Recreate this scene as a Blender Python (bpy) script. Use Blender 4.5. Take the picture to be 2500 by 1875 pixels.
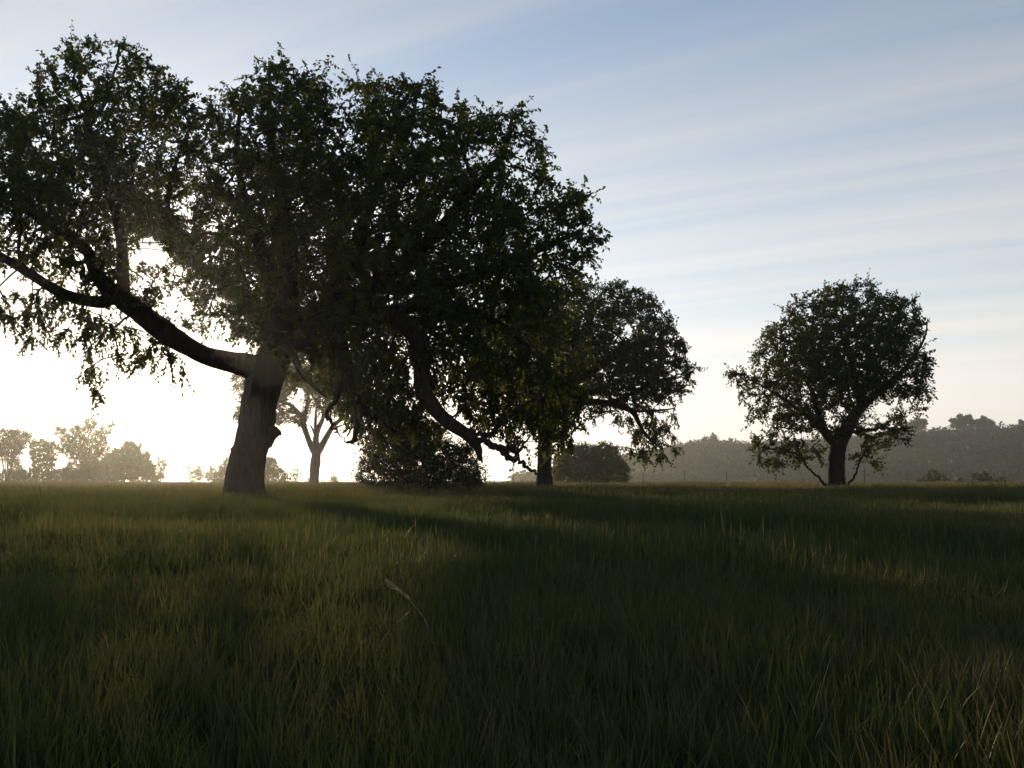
import bpy, math
import numpy as np

for _o in list(bpy.data.objects):
    bpy.data.objects.remove(_o)
S = bpy.context.scene
C = S.collection
R = math.radians

# ------------------------------------------------------------------ camera
EYE = 1.6                                    # about 0.75 m above the soil, just over the grass tips
F = 2453.0                                   # focal length in pixels of the 2500 px wide photograph
PITCH = math.atan((1172 - 937.5) / F)
cam = bpy.data.objects.new('camera', bpy.data.cameras.new('camera'))
C.objects.link(cam)
cam.location = (0, 0, EYE)
cam.rotation_euler = (math.pi / 2 + PITCH, 0, 0)
cam.data.sensor_width = 36.0
cam.data.lens = F * 36.0 / 2500
cam.data.clip_start = 0.05
cam.data.clip_end = 6000
S.camera = cam


def P(px, py, Y):
    """the point of the place at distance Y whose direction is that of a photograph pixel"""
    x, y = (px - 1250) / F, (937.5 - py) / F
    d = np.array([x, math.cos(PITCH) - y * math.sin(PITCH), math.sin(PITCH) + y * math.cos(PITCH)])
    return np.array([0, 0, EYE]) + d * (Y / d[1])


# ------------------------------------------------------------------ sky and sun
SUN = P(392, 772, 1.0) - np.array([0, 0, EYE])
SUN /= np.linalg.norm(SUN)
SUN_EL = math.asin(SUN[2])
SUN_AZ = math.atan2(SUN[0], SUN[1])          # from +Y towards +X
w = bpy.data.worlds.new('World')
S.world = w
w.use_nodes = True
nt = w.node_tree
nt.nodes.clear()
N = nt.nodes.new
L = nt.links.new
out = N('ShaderNodeOutputWorld')
bg = N('ShaderNodeBackground')
bg.inputs['Strength'].default_value = 0.15
sky = N('ShaderNodeTexSky')
sky.sky_type = 'NISHITA'
sky.sun_disc = False
sky.sun_elevation = SUN_EL
sky.sun_rotation = SUN_AZ
sky.altitude = 300
sky.air_density = 1.0
sky.dust_density = 0.06
sky.ozone_density = 2.5
# thin streaked cirrus: noise on a plane high above, stretched along one wind direction
geo = N('ShaderNodeTexCoord')
sep = N('ShaderNodeSeparateXYZ')
L(geo.outputs['Generated'], sep.inputs[0])


def wmath(op, a, b=None, clamp=False):
    n = N('ShaderNodeMath')
    n.operation = op
    n.use_clamp = clamp
    for i, v in enumerate((a, b)):
        if v is None:
            continue
        if isinstance(v, (int, float)):
            n.inputs[i].default_value = v
        else:
            L(v, n.inputs[i])
    return n.outputs[0]


zz = wmath('ADD', wmath('MAXIMUM', sep.outputs[2], 0.0), 0.09)
px_ = wmath('DIVIDE', sep.outputs[0], zz)
py_ = wmath('DIVIDE', sep.outputs[1], zz)
WIND = R(-62)
ca, sa = math.sin(WIND), math.cos(WIND)
along = wmath('ADD', wmath('MULTIPLY', px_, ca), wmath('MULTIPLY', py_, sa))
across = wmath('ADD', wmath('MULTIPLY', px_, -sa), wmath('MULTIPLY', py_, ca))


def cloud_layer(sx, sy, scale, detail, lo, hi, seed, dist=0.4):
    cmb = N('ShaderNodeCombineXYZ')
    L(wmath('MULTIPLY', along, sx), cmb.inputs[0])
    L(wmath('MULTIPLY', across, sy), cmb.inputs[1])
    cmb.inputs[2].default_value = seed
    nz = N('ShaderNodeTexNoise')
    nz.inputs['Scale'].default_value = scale
    nz.inputs['Detail'].default_value = detail
    nz.inputs['Roughness'].default_value = 0.55
    nz.inputs['Distortion'].default_value = dist
    L(cmb.outputs[0], nz.inputs['Vector'])
    mr = N('ShaderNodeMapRange')
    mr.interpolation_type = 'SMOOTHSTEP'
    mr.inputs['From Min'].default_value = lo
    mr.inputs['From Max'].default_value = hi
    L(nz.outputs['Fac'], mr.inputs['Value'])
    return mr.outputs[0]


c1 = cloud_layer(0.16, 2.3, 1.0, 4.0, 0.30, 0.74, 4.3, 0.3)
c2 = cloud_layer(0.30, 5.5, 1.0, 6.0, 0.34, 0.78, 9.1, 0.5)
c3 = cloud_layer(0.10, 0.20, 1.0, 2.0, 0.30, 0.62, 5.3)
cm = wmath('ADD', wmath('MULTIPLY', c1, 0.62), wmath('MULTIPLY', wmath('MULTIPLY', c2, c3), 0.45), True)
veil = wmath('POWER', wmath('SUBTRACT', 1.0, wmath('MAXIMUM', sep.outputs[2], 0.0)), 7.0)
cm = wmath('ADD', wmath('MULTIPLY', cm, 0.75), wmath('MULTIPLY', veil, 0.75), True)
cm = wmath('ADD', wmath('MULTIPLY', cm, 0.70), wmath('ADD', 0.22, wmath('MULTIPLY', wmath('POWER', wmath('SUBTRACT', 1.0, wmath('MAXIMUM', sep.outputs[2], 0.0)), 3.0), 0.45)), True)
bw = N('ShaderNodeRGBToBW')
L(sky.outputs[0], bw.inputs[0])
ccol = N('ShaderNodeCombineColor')
cb = wmath('MULTIPLY', wmath('POWER', bw.outputs[0], 0.72), wmath('SUBTRACT', 2.4, wmath('MULTIPLY', veil, 0.85)))
for k_, (c_, w_) in enumerate(((0.98, 1.11), (1.00, 1.00), (1.03, 0.84))):      # white cloud above, cream dust veil towards the horizon
    L(wmath('MULTIPLY', cb, wmath('ADD', c_, wmath('MULTIPLY', veil, w_ - c_))), ccol.inputs[k_])
mix = N('ShaderNodeMix')
mix.data_type = 'RGBA'
L(cm, mix.inputs[0])
L(sky.outputs[0], mix.inputs[6])
L(ccol.outputs[0], mix.inputs[7])
L(mix.outputs[2], bg.inputs['Color'])
L(bg.outputs[0], out.inputs['Surface'])

sun = bpy.data.objects.new('sun', bpy.data.lights.new('sun', 'SUN'))
C.objects.link(sun)
sun.data.energy = 4.0
sun.data.angle = R(0.53)
sun.data.color = (1.0, 0.79, 0.50)
sun.rotation_euler = (math.pi / 2 - SUN_EL, 0, math.pi - SUN_AZ)   # lamp shines along -Z, from the sun towards the camera
sun.location = (SUN[0] * 60, SUN[1] * 60, SUN[2] * 60 + 30)

vs = S.view_settings
vs.view_transform = 'Standard'
vs.look = 'None'
vs.exposure = 0.1
vs.gamma = 1.0
vs.use_curve_mapping = False
S.render.engine = 'CYCLES'
cy = S.cycles
cy.use_denoising = True
cy.max_bounces = 4
cy.diffuse_bounces = 2
cy.glossy_bounces = 2
cy.transmission_bounces = 4
cy.volume_bounces = 0
cy.transparent_max_bounces = 4
cy.sample_clamp_indirect = 4.0
cy.caustics_reflective = False
cy.caustics_refractive = False


# ------------------------------------------------------------------ helpers
def tag(o, label=None, cat=None, group=None, kind=None):
    for k, v in (('label', label), ('category', cat), ('group', group), ('kind', kind)):
        if v:
            o[k] = v
    return o


def empty(name, loc):
    o = bpy.data.objects.new(name, None)
    C.objects.link(o)
    o.location = loc
    o.empty_display_size = 0.3
    return o


def mesh_np(name, V, faces, mat, parent=None, smooth=False, origin=None, link=True):
    """V (n,3) world points; faces: list of (m,k) index arrays, k = 3 or 4"""
    V = np.asarray(V, dtype=np.float64).reshape(-1, 3)
    if origin is not None:
        V = V - np.asarray(origin)
    me = bpy.data.meshes.new(name)
    fs = [np.asarray(f, dtype=np.int32) for f in faces if len(f)]
    loops = np.concatenate([f.ravel() for f in fs])
    tot = np.concatenate([np.full(len(f), f.shape[1], dtype=np.int32) for f in fs])
    start = np.concatenate([[0], np.cumsum(tot)[:-1]]).astype(np.int32)
    me.vertices.add(len(V))
    me.vertices.foreach_set('co', V.astype(np.float32).ravel())
    me.loops.add(len(loops))
    me.loops.foreach_set('vertex_index', loops)
    me.polygons.add(len(tot))
    me.polygons.foreach_set('loop_start', start)
    me.polygons.foreach_set('loop_total', tot)
    if smooth:
        me.polygons.foreach_set('use_smooth', np.ones(len(tot), dtype=bool))
    me.update(calc_edges=True)
    me.validate()
    me.materials.append(mat)
    o = bpy.data.objects.new(name, me)
    if link:
        C.objects.link(o)
    if parent is not None:
        o.parent = parent
    return o


class MB:
    """collects tubes and loose faces into one mesh"""

    def __init__(self):
        self.V, self.q, self.t, self.n = [], [], [], 0

    def add(self, V, quads=None, tris=None):
        V = np.asarray(V).reshape(-1, 3)
        if quads is not None and len(quads):
            self.q.append(np.asarray(quads) + self.n)
        if tris is not None and len(tris):
            self.t.append(np.asarray(tris) + self.n)
        self.V.append(V)
        self.n += len(V)

    def tube(self, pts, rad, sides=8, rough=0.0, rng=None, cap=True):
        pts = np.asarray(pts, float)
        n = len(pts)
        T = np.gradient(pts, axis=0)
        T /= np.linalg.norm(T, axis=1)[:, None] + 1e-9
        ref = np.array([0, 1, 0.0]) if abs(T[0][1]) < 0.8 else np.array([1, 0, 0.0])
        U = np.zeros_like(T)
        u = ref - T[0] * ref.dot(T[0])
        for i in range(n):
            u = u - T[i] * u.dot(T[i])
            u /= np.linalg.norm(u) + 1e-9
            U[i] = u
        W = np.cross(T, U)
        a = np.arange(sides) / sides * 2 * math.pi
        r = np.asarray(rad, float)[:, None] * np.ones((1, sides))
        if rough and rng is not None:
            s = np.concatenate([[0], np.cumsum(np.linalg.norm(np.diff(pts, axis=0), axis=1))])[:, None]
            m = 0
            for k in range(6):
                fa = rng.integers(1, 7)
                m = m + np.sin(fa * a[None, :] + rng.uniform(0, 6.28) + s * rng.uniform(0.5, 6.0)) / (1 + 0.35 * fa)
            m = m + rng.normal(0, 0.5, r.shape)
            r = r * (1 + rough * m)
        V = pts[:, None, :] + r[..., None] * (np.cos(a)[None, :, None] * U[:, None, :] + np.sin(a)[None, :, None] * W[:, None, :])
        i = np.arange(n - 1)[:, None] * sides
        j = np.arange(sides)[None, :]
        j2 = (j + 1) % sides
        q = np.stack([i + j, i + j2, i + sides + j2, i + sides + j], axis=-1).reshape(-1, 4)
        V = V.reshape(-1, 3)
        tr = None
        if cap:
            V = np.vstack([V, pts[-1] + T[-1] * rad[-1] * 0.6, pts[0]])
            e = len(V) - 2
            jj = np.arange(sides)
            tr = np.stack([(n - 1) * sides + jj, (n - 1) * sides + (jj + 1) % sides, np.full(sides, e)], -1)
            tr2 = np.stack([(jj + 1) % sides, jj, np.full(sides, e + 1)], -1)
            tr = np.vstack([tr, tr2])
        self.add(V, q, tr)

    def build(self, name, mat, parent=None, smooth=True, origin=None, link=True):
        fs = []
        if self.q:
            fs.append(np.vstack(self.q))
        if self.t:
            fs.append(np.vstack(self.t))
        return mesh_np(name, np.vstack(self.V), fs, mat, parent, smooth, origin, link)


def smooth_line(pts, per=5):
    """Catmull-Rom through rows of (x, y, z, r)"""
    p = np.asarray(pts, float)
    if len(p) == 2:
        t = np.linspace(0, 1, per + 1)[:, None]
        return p[0] * (1 - t) + p[1] * t
    e = np.vstack([2 * p[0] - p[1], p, 2 * p[-1] - p[-2]])
    res = []
    for i in range(len(p) - 1):
        p0, p1, p2, p3 = e[i:i + 4]
        for t in np.arange(per) / per:
            res.append(0.5 * ((2 * p1) + (-p0 + p2) * t + (2 * p0 - 5 * p1 + 4 * p2 - p3) * t * t + (-p0 + 3 * p1 - 3 * p2 + p3) * t ** 3))
    res.append(p[-1])
    return np.array(res)


def in_poly(x, y, poly):
    x, y = np.asarray(x), np.asarray(y)
    px, py = poly[:, 0], poly[:, 1]
    qx, qy = np.roll(px, -1), np.roll(py, -1)
    ins = np.zeros(x.shape, bool)
    for a, b, c, d in zip(px, py, qx, qy):
        if b == d:
            continue
        cond = (b > y) != (d > y)
        ins ^= cond & (x < (c - a) * (y - b) / (d - b) + a)
    return ins


def edge_dist(x, y, poly):
    x, y = np.asarray(x, float), np.asarray(y, float)
    best = np.full(x.shape, 1e9)
    q = np.roll(poly, -1, axis=0)
    for (a, b), (c, d) in zip(poly, q):
        dx, dy = c - a, d - b
        l2 = dx * dx + dy * dy + 1e-12
        t = np.clip(((x - a) * dx + (y - b) * dy) / l2, 0, 1)
        best = np.minimum(best, np.hypot(x - a - t * dx, y - b - t * dy))
    return best


def plane_poly(poly, Y):
    return np.array([P(a, b, Y)[[0, 2]] for a, b in poly])


# ------------------------------------------------------------------ materials
def nodes_of(name):
    m = bpy.data.materials.new(name)
    m.use_nodes = True
    t = m.node_tree
    t.nodes.clear()
    return m, t


def ramp(t, fac, stops):
    r = t.nodes.new('ShaderNodeValToRGB')
    e = r.color_ramp.elements
    while len(e) < len(stops):
        e.new(0.5)
    for el, (pos, col) in zip(e, stops):
        el.position = pos
        el.color = (*col, 1)
    t.links.new(fac, r.inputs[0])
    return r.outputs[0]


def noise(t, scale, detail=4, coord='Object', vec=None, rough=0.55):
    n = t.nodes.new('ShaderNodeTexNoise')
    n.inputs['Scale'].default_value = scale
    n.inputs['Detail'].default_value = detail
    n.inputs['Roughness'].default_value = rough
    if vec is None:
        c = t.nodes.new('ShaderNodeTexCoord')
        vec = c.outputs[coord]
    t.links.new(vec, n.inputs['Vector'])
    return n.outputs['Fac']


def leaf_mat(name, dark, light, trans, tfac=0.35, scale=1.3, rough=0.62):
    m, t = nodes_of(name)
    n1 = noise(t, scale, 3)
    col = ramp(t, n1, [(0.32, dark), (0.68, light)])
    pb = t.nodes.new('ShaderNodeBsdfPrincipled')
    t.links.new(col, pb.inputs['Base Color'])
    pb.inputs['Roughness'].default_value = rough
    pb.inputs['Specular IOR Level'].default_value = 0.12
    tr = t.nodes.new('ShaderNodeBsdfTranslucent')
    tr.inputs['Color'].default_value = (*trans, 1)
    mx = t.nodes.new('ShaderNodeMixShader')
    mx.inputs[0].default_value = tfac
    t.links.new(pb.outputs[0], mx.inputs[1])
    t.links.new(tr.outputs[0], mx.inputs[2])
    o = t.nodes.new('ShaderNodeOutputMaterial')
    t.links.new(mx.outputs[0], o.inputs['Surface'])
    return m


def bark_mat(name, dark, light):
    m, t = nodes_of(name)
    c = t.nodes.new('ShaderNodeTexCoord')
    mp = t.nodes.new('ShaderNodeMapping')
    mp.inputs['Scale'].default_value = (9, 9, 1.6)
    t.links.new(c.outputs['Object'], mp.inputs[0])
    n1 = noise(t, 1.5, 6, vec=mp.outputs[0], rough=0.65)
    col = ramp(t, n1, [(0.35, dark), (0.66, light)])
    pb = t.nodes.new('ShaderNodeBsdfPrincipled')
    pb.inputs['Roughness'].default_value = 0.9
    pb.inputs['Specular IOR Level'].default_value = 0.2
    t.links.new(col, pb.inputs['Base Color'])
    b = t.nodes.new('ShaderNodeBump')
    b.inputs['Strength'].default_value = 0.9
    b.inputs['Distance'].default_value = 0.05
    t.links.new(n1, b.inputs['Height'])
    t.links.new(b.outputs[0], pb.inputs['Normal'])
    o = t.nodes.new('ShaderNodeOutputMaterial')
    t.links.new(pb.outputs[0], o.inputs['Surface'])
    return m


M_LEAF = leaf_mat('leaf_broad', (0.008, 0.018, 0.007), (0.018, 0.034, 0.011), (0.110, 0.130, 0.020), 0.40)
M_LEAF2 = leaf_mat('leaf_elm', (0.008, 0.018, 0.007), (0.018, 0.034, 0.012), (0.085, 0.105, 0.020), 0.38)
M_CEDAR = leaf_mat('leaf_cedar', (0.022, 0.042, 0.018), (0.045, 0.072, 0.028), (0.06, 0.08, 0.02), 0.22)
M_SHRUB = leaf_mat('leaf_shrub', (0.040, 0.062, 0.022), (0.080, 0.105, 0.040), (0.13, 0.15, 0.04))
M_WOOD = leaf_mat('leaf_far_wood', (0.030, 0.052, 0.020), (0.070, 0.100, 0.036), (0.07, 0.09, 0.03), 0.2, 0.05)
M_BARK = bark_mat('bark', (0.009, 0.0075, 0.006), (0.032, 0.026, 0.021))
M_BARK2 = bark_mat('bark_grey', (0.03, 0.025, 0.02), (0.10, 0.085, 0.07))

m, t = nodes_of('meadow_ground')
n1 = noise(t, 0.25, 6)
n2 = noise(t, 3.0, 5)
ad = t.nodes.new('ShaderNodeMath')
ad.operation = 'MULTIPLY_ADD'
t.links.new(n1, ad.inputs[0])
ad.inputs[1].default_value = 0.6
mu = t.nodes.new('ShaderNodeMath')
mu.operation = 'MULTIPLY'
t.links.new(n2, mu.inputs[0])
mu.inputs[1].default_value = 0.4
t.links.new(mu.outputs[0], ad.inputs[2])
col = ramp(t, ad.outputs[0], [(0.35, (0.025, 0.032, 0.012)), (0.5, (0.045, 0.055, 0.02)), (0.65, (0.08, 0.075, 0.035))])
pb = t.nodes.new('ShaderNodeBsdfPrincipled')
pb.inputs['Roughness'].default_value = 1.0
pb.inputs['Specular IOR Level'].default_value = 0.0
t.links.new(col, pb.inputs['Base Color'])
o_ = t.nodes.new('ShaderNodeOutputMaterial')
t.links.new(pb.outputs[0], o_.inputs['Surface'])
M_GROUND = m

# grass blade: dewy, translucent; green and straw coloured tufts
m, t = nodes_of('grass_blade')
oi = t.nodes.new('ShaderNodeObjectInfo')
gp = t.nodes.new('ShaderNodeNewGeometry')
nz = noise(t, 0.35, 4, vec=gp.outputs['Position'])
ad = t.nodes.new('ShaderNodeMath')
ad.operation = 'MULTIPLY_ADD'
t.links.new(oi.outputs['Random'], ad.inputs[0])
ad.inputs[1].default_value = 0.35
sb = t.nodes.new('ShaderNodeMath')
sb.operation = 'MULTIPLY'
t.links.new(nz, sb.inputs[0])
sb.inputs[1].default_value = 0.75
t.links.new(sb.outputs[0], ad.inputs[2])
colA = ramp(t, ad.outputs[0], [(0.25, (0.010, 0.026, 0.009)), (0.55, (0.020, 0.040, 0.012)), (0.75, (0.036, 0.046, 0.016)), (0.90, (0.075, 0.066, 0.030))])
colT = ramp(t, ad.outputs[0], [(0.25, (0.048, 0.082, 0.018)), (0.52, (0.078, 0.100, 0.025)), (0.70, (0.110, 0.108, 0.036)), (0.88, (0.17, 0.138, 0.062))])
pb = t.nodes.new('ShaderNodeBsdfPrincipled')
pb.inputs['Roughness'].default_value = 0.48
pb.inputs['Specular IOR Level'].default_value = 0.16
t.links.new(colA, pb.inputs['Base Color'])
tr = t.nodes.new('ShaderNodeBsdfTranslucent')
t.links.new(colT, tr.inputs['Color'])
mx = t.nodes.new('ShaderNodeMixShader')
mx.inputs[0].default_value = 0.45
t.links.new(pb.outputs[0], mx.inputs[1])
t.links.new(tr.outputs[0], mx.inputs[2])
o_ = t.nodes.new('ShaderNodeOutputMaterial')
t.links.new(mx.outputs[0], o_.inputs['Surface'])
M_GRASS = m
M_SEED = leaf_mat('grass_seed_stalk', (0.05, 0.05, 0.022), (0.10, 0.085, 0.042), (0.15, 0.125, 0.05), 0.5, 3.0)
M_STRAW = leaf_mat('dry_straw', (0.30, 0.24, 0.15), (0.48, 0.40, 0.27), (0.40, 0.32, 0.20), 0.4, 20)
M_POST = bark_mat('weathered_post', (0.06, 0.05, 0.04), (0.16, 0.14, 0.12))
m, t = nodes_of('galvanised_wire')
pb = t.nodes.new('ShaderNodeBsdfPrincipled')
pb.inputs['Metallic'].default_value = 0.8
pb.inputs['Roughness'].default_value = 0.6
t.links.new(ramp(t, noise(t, 6, 3), [(0.3, (0.12, 0.11, 0.10)), (0.7, (0.22, 0.20, 0.18))]), pb.inputs['Base Color'])
o_ = t.nodes.new('ShaderNodeOutputMaterial')
t.links.new(pb.outputs[0], o_.inputs['Surface'])
M_WIRE = m


# ------------------------------------------------------------------ terrain
_ty = np.array([-2000, -40, -10, 0, 4, 8, 14, 20, 26, 32, 45, 60, 75, 92, 110, 150, 220, 400, 3000.0])
_tz = np.array([0.7, 0.95, 1.02, 1.05, 1.12, 1.17, 1.21, 1.23, 1.22, 1.17, 1.08, 1.08, 1.12, 1.16, 1.0, 0.55, 0.1, 0.0, 0.0])


def ground_z(x, y):
    x, y = np.asarray(x, float), np.asarray(y, float)
    z = 0.25 * np.interp(y - 1.5, _ty, _tz) + 0.5 * np.interp(y, _ty, _tz) + 0.25 * np.interp(y + 1.5, _ty, _tz)
    n = 0.045 * np.sin(0.55 * x + 0.3 * y + 1.2) * np.sin(0.43 * y - 0.2 * x + 0.5) + 0.03 * np.sin(1.3 * x + 2.1) * np.sin(1.1 * y + 0.7 * x) \
        + 0.02 * np.sin(0.17 * x * 1.3 + 2.0) * np.sin(0.21 * y)
    return z + n * np.clip(y / 6, 0.2, 1) * np.clip(1.2 - np.abs(y) / 300, 0.3, 1)


def graded(lo, hi, fine0, fine1, step, ratio=1.14):
    a = list(np.arange(fine0, fine1, step))
    s, v = step, a[-1]
    while v < hi:
        s *= ratio
        v += s
        a.append(min(v, hi))
    s, v = step, fine0
    b = []
    while v > lo:
        s *= ratio
        v -= s
        b.append(max(v, lo))
    return np.array(b[::-1] + a)


gx = graded(-1500, 1500, -24, 24, 0.5)
gy = graded(-600, 1500, -4, 70, 0.5)
X, Yg = np.meshgrid(gx, gy)
Z = ground_z(X, Yg)
nx, ny = len(gx), len(gy)
ii = (np.arange(ny - 1)[:, None] * nx + np.arange(nx - 1)[None, :]).reshape(-1)
q = np.stack([ii, ii + 1, ii + nx + 1, ii + nx], -1)
g = mesh_np('ground', np.stack([X, Yg, Z], -1).reshape(-1, 3), [q], M_GROUND, smooth=True)
tag(g, 'gently rising meadow soil under the tall grass', 'ground', kind='structure')

# ------------------------------------------------------------------ the long wooded hill on the right
HY = 660.0
_hp = [(1180, 1180), (1255, 1173), (1295, 1160), (1400, 1140), (1523, 1116), (1600, 1098), (1664, 1086), (1715, 1082), (1845, 1084), (1950, 1076), (2100, 1064),
       (2260, 1053), (2315, 1050), (2430, 1046), (2500, 1043), (2700, 1040), (3100, 1046), (3800, 1100), (4300, 1180)]
_hx = np.array([P(a, b, HY)[0] for a, b in _hp])
_hz = np.array([max(P(a, b, HY)[2], 0.0) for a, b in _hp])


def hill_z(x, y):
    x, y = np.asarray(x, float), np.asarray(y, float)
    h = np.interp(x + 3 * np.sin(y * 0.03), _hx, _hz, left=0, right=0)
    foot = 420 + 19 * np.sin(x * 0.013) + 11 * np.sin(x * 0.04 + 1)
    u = np.clip((y - foot) / (HY - foot), 0, 1)
    s = u * u * (3 - 2 * u)
    back = np.clip((1350 - y) / 500, 0, 1)
    rill = 0.8 * np.sin(x * 0.09 + 1.5 * np.sin(y * 0.02)) * np.sin(u * math.pi)
    return h * s * back * back * (3 - 2 * back) + rill * np.clip(h / 10, 0, 1) - 0.25


hx = np.linspace(_hx[0] - 10, _hx[-1] + 10, 150)
hy = np.concatenate([np.linspace(380, 675, 44), np.linspace(690, 1380, 24)])
X, Yg = np.meshgrid(hx, hy)
Z = hill_z(X, Yg)
nx, ny = len(hx), len(hy)
ii = (np.arange(ny - 1)[:, None] * nx + np.arange(nx - 1)[None, :]).reshape(-1)
q = np.stack([ii, ii + 1, ii + nx + 1, ii + nx], -1)
hill = mesh_np('hill', np.stack([X, Yg, Z], -1).reshape(-1, 3), [q], M_GROUND, smooth=True)
tag(hill, 'long low wooded hill beyond the field', 'hill', kind='structure')


# ------------------------------------------------------------------ foliage
def leaves_np(Bp, A, Ln, Wd, rng, shape):
    """leaf blades: base Bp, axis A (unit), length Ln, width Wd -> V, faces"""
    n = len(Bp)
    rnd = rng.normal(size=(n, 3))
    rnd[:, 2] += 0.4
    side = np.cross(A, rnd)
    side /= np.linalg.norm(side, axis=1)[:, None] + 1e-9
    nor = np.cross(side, A)
    fold = rng.uniform(0.1, 0.5, n)[:, None]
    if shape == 6:
        def pt(s, wdt, f=1):
            return Bp + A * (Ln * s)[:, None] + side * (Wd * wdt)[:, None] + nor * fold * (Wd * abs(wdt))[:, None] - nor * (Ln * 0.22 * s * s)[:, None]
        V = np.stack([pt(0, 0), pt(0.32, 0.5), pt(0.68, 0.34), pt(1, 0), pt(0.68, -0.34), pt(0.32, -0.5)], 1).reshape(-1, 3)
        b = np.arange(n)[:, None] * 6
        return V, np.vstack([b + np.array([0, 1, 2, 3]), b + np.array([0, 3, 4, 5])])
    V = np.stack([Bp, Bp + A * (Ln * 0.45)[:, None] + side * (Wd * 0.5)[:, None] + nor * fold * (Wd * 0.5)[:, None], Bp + A * Ln[:, None],
                  Bp + A * (Ln * 0.45)[:, None] - side * (Wd * 0.5)[:, None] + nor * fold * (Wd * 0.5)[:, None]], 1).reshape(-1, 3)
    b = np.arange(n)[:, None] * 4
    return V, b + np.array([0, 1, 2, 3])


def make_tree(name, label, cat, Y, outline, limbs, seed, spacing=0.7, shoots=9, nleaf=16, slen=(0.35, 0.85), leaf=(0.07, 0.11), lw=0.62,
              up=0.35, droop=0.35, depth=0.8, maxdepth=4.0, holes=(), thin=(), hang=(), inset=0.12, tol=0.03, shape=4, mat=None, bark=None,
              group=None, twig=0.011, trunk_sides=14, rough=0.05, spread=0.9, limb_names=None, attach_from=0, shag=(5, 0.6), gap=(-0.8, 0.5, 2.2), boughs=(), dscale=1.0, stems=True, leaf_hang=0.45, lead=0.6):
    rng = np.random.default_rng(seed)
    mat, bark = mat or M_LEAF, bark or M_BARK
    px2m = Y / F
    # limbs: rows of (px, py, r_px, dy)
    paths = []
    for lm in limbs:
        rows = []
        for r_ in lm:
            dy = r_[3] * dscale if len(r_) > 3 else 0.0
            p = P(r_[0], r_[1], Y)
            rows.append((p[0], Y + dy, p[2], r_[2] * px2m))
        paths.append(smooth_line(rows, 6))
    base = paths[0][0][:3].copy()
    base[2] = ground_z(base[0], base[1]) if Y < 240 else base[2]
    root = empty(name, base)
    tag(root, label, cat, group)
    for k, pth in enumerate(paths):
        big = pth[0][3] > 0.12
        pts, rad = pth[:, :3].copy(), pth[:, 3]
        if not big:
            pts[1:-1] += rng.normal(0, 0.25, (len(pts) - 2, 3)) * (rad[1:-1, None] + 0.05 * min(1.0, rad[0] / 0.04))
        mb = MB()
        if k == 0:                                            # run the trunk into the soil with a root flare
            low = pts[0].copy()
            low[2] = ground_z(low[0], low[1]) - 0.25 if Y < 240 else low[2] - 0.5
            pts = np.vstack([low, pts])
            rad = np.concatenate([[rad[0] * 1.1], rad])
        mb.tube(pts, rad, trunk_sides if big else 7, rough, rng)
        nm = (limb_names or {}).get(k, 'trunk' if k == 0 else 'limb')
        mb.build(nm, bark, root, True, base)
    poly = plane_poly(outline, Y)
    hol = [plane_poly(h, Y) for h in holes]
    thn = [(plane_poly(h, Y), k) for h, k in thin]
    hng = [plane_poly(h, Y) for h in hang]
    lo, hi = poly.min(0), poly.max(0)
    Rr = 0.5 * min(hi - lo)
    # leafy clumps by dart throwing inside the rounded crown
    cand = rng.uniform(lo, hi, (60000, 2))
    ok = in_poly(cand[:, 0], cand[:, 1], poly)
    cand = cand[ok]
    d = edge_dist(cand[:, 0], cand[:, 1], poly)
    cand, d = cand[d > inset], d[d > inset]
    for h in hol:
        k = ~in_poly(cand[:, 0], cand[:, 1], h)
        cand, d = cand[k], d[k]
    for h, kf in thn:
        ins = in_poly(cand[:, 0], cand[:, 1], h)
        k = ~ins | (rng.random(len(cand)) < kf * kf)
        cand, d = cand[k], d[k]
    dd = np.clip(d, 0, Rr)
    half = np.minimum(depth * np.sqrt(np.maximum(Rr * Rr - (Rr - dd) ** 2, 0)), maxdepth)
    cy_ = rng.uniform(-1, 1, len(cand)) * half
    pts3 = np.column_stack([cand[:, 0], Y + cy_, cand[:, 1]])
    def toplane(q3):
        f_ = Y / q3[:, 1]
        return q3[:, 0] * f_, EYE + (q3[:, 2] - EYE) * f_
    k = in_poly(*toplane(pts3), poly)
    for h in hol:
        k &= ~in_poly(*toplane(pts3), h) | (rng.random(len(pts3)) < 0.12)
    pts3, d = pts3[k], d[k]
    fn = 0                                                    # uneven growth: denser boughs with open air between them, raggeder towards the edge
    for k in range(6):
        kv = rng.normal(size=3)
        kv *= 2 * math.pi / (gap[2] * rng.uniform(0.7, 1.6)) / np.linalg.norm(kv)
        fn = fn + np.sin(pts3 @ kv + rng.uniform(0, 6.28))
    k = fn / math.sqrt(3) > gap[0] + gap[1] * np.clip(1 - d / gap[2], 0, 1)
    pts3, d = pts3[k], d[k]
    for bx_, by_, dy_, sx_, sy_, sd_, n_b in boughs:
        c_ = P(bx_, by_, Y)
        e_ = np.column_stack([c_[0] + rng.uniform(-1, 1, n_b) * sx_, Y + dy_ + rng.uniform(-1, 1, n_b) * sd_, c_[2] + rng.uniform(-1, 1, n_b) * sy_])
        pts3 = np.vstack([e_, pts3])
        d = np.concatenate([np.full(n_b, 1.0), d])
    keep = np.empty((0, 3))
    keep_d = []
    sp2 = spacing * spacing
    thf = np.ones(len(pts3))
    for h, kf in thn:
        thf = np.where(in_poly(pts3[:, 0], pts3[:, 2], h), kf, thf)
    for i in range(min(len(pts3), 14000)):
        if len(keep) == 0 or np.min(((keep - pts3[i]) ** 2).sum(1)) > sp2 / thf[i]:
            keep = np.vstack([keep, pts3[i]])
            keep_d.append(d[i])
    # grow branches from limbs to clumps
    nodes = np.vstack([pp[attach_from if k == 0 else 1:, :3] for k, pp in enumerate(paths)] if True else [])
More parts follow.
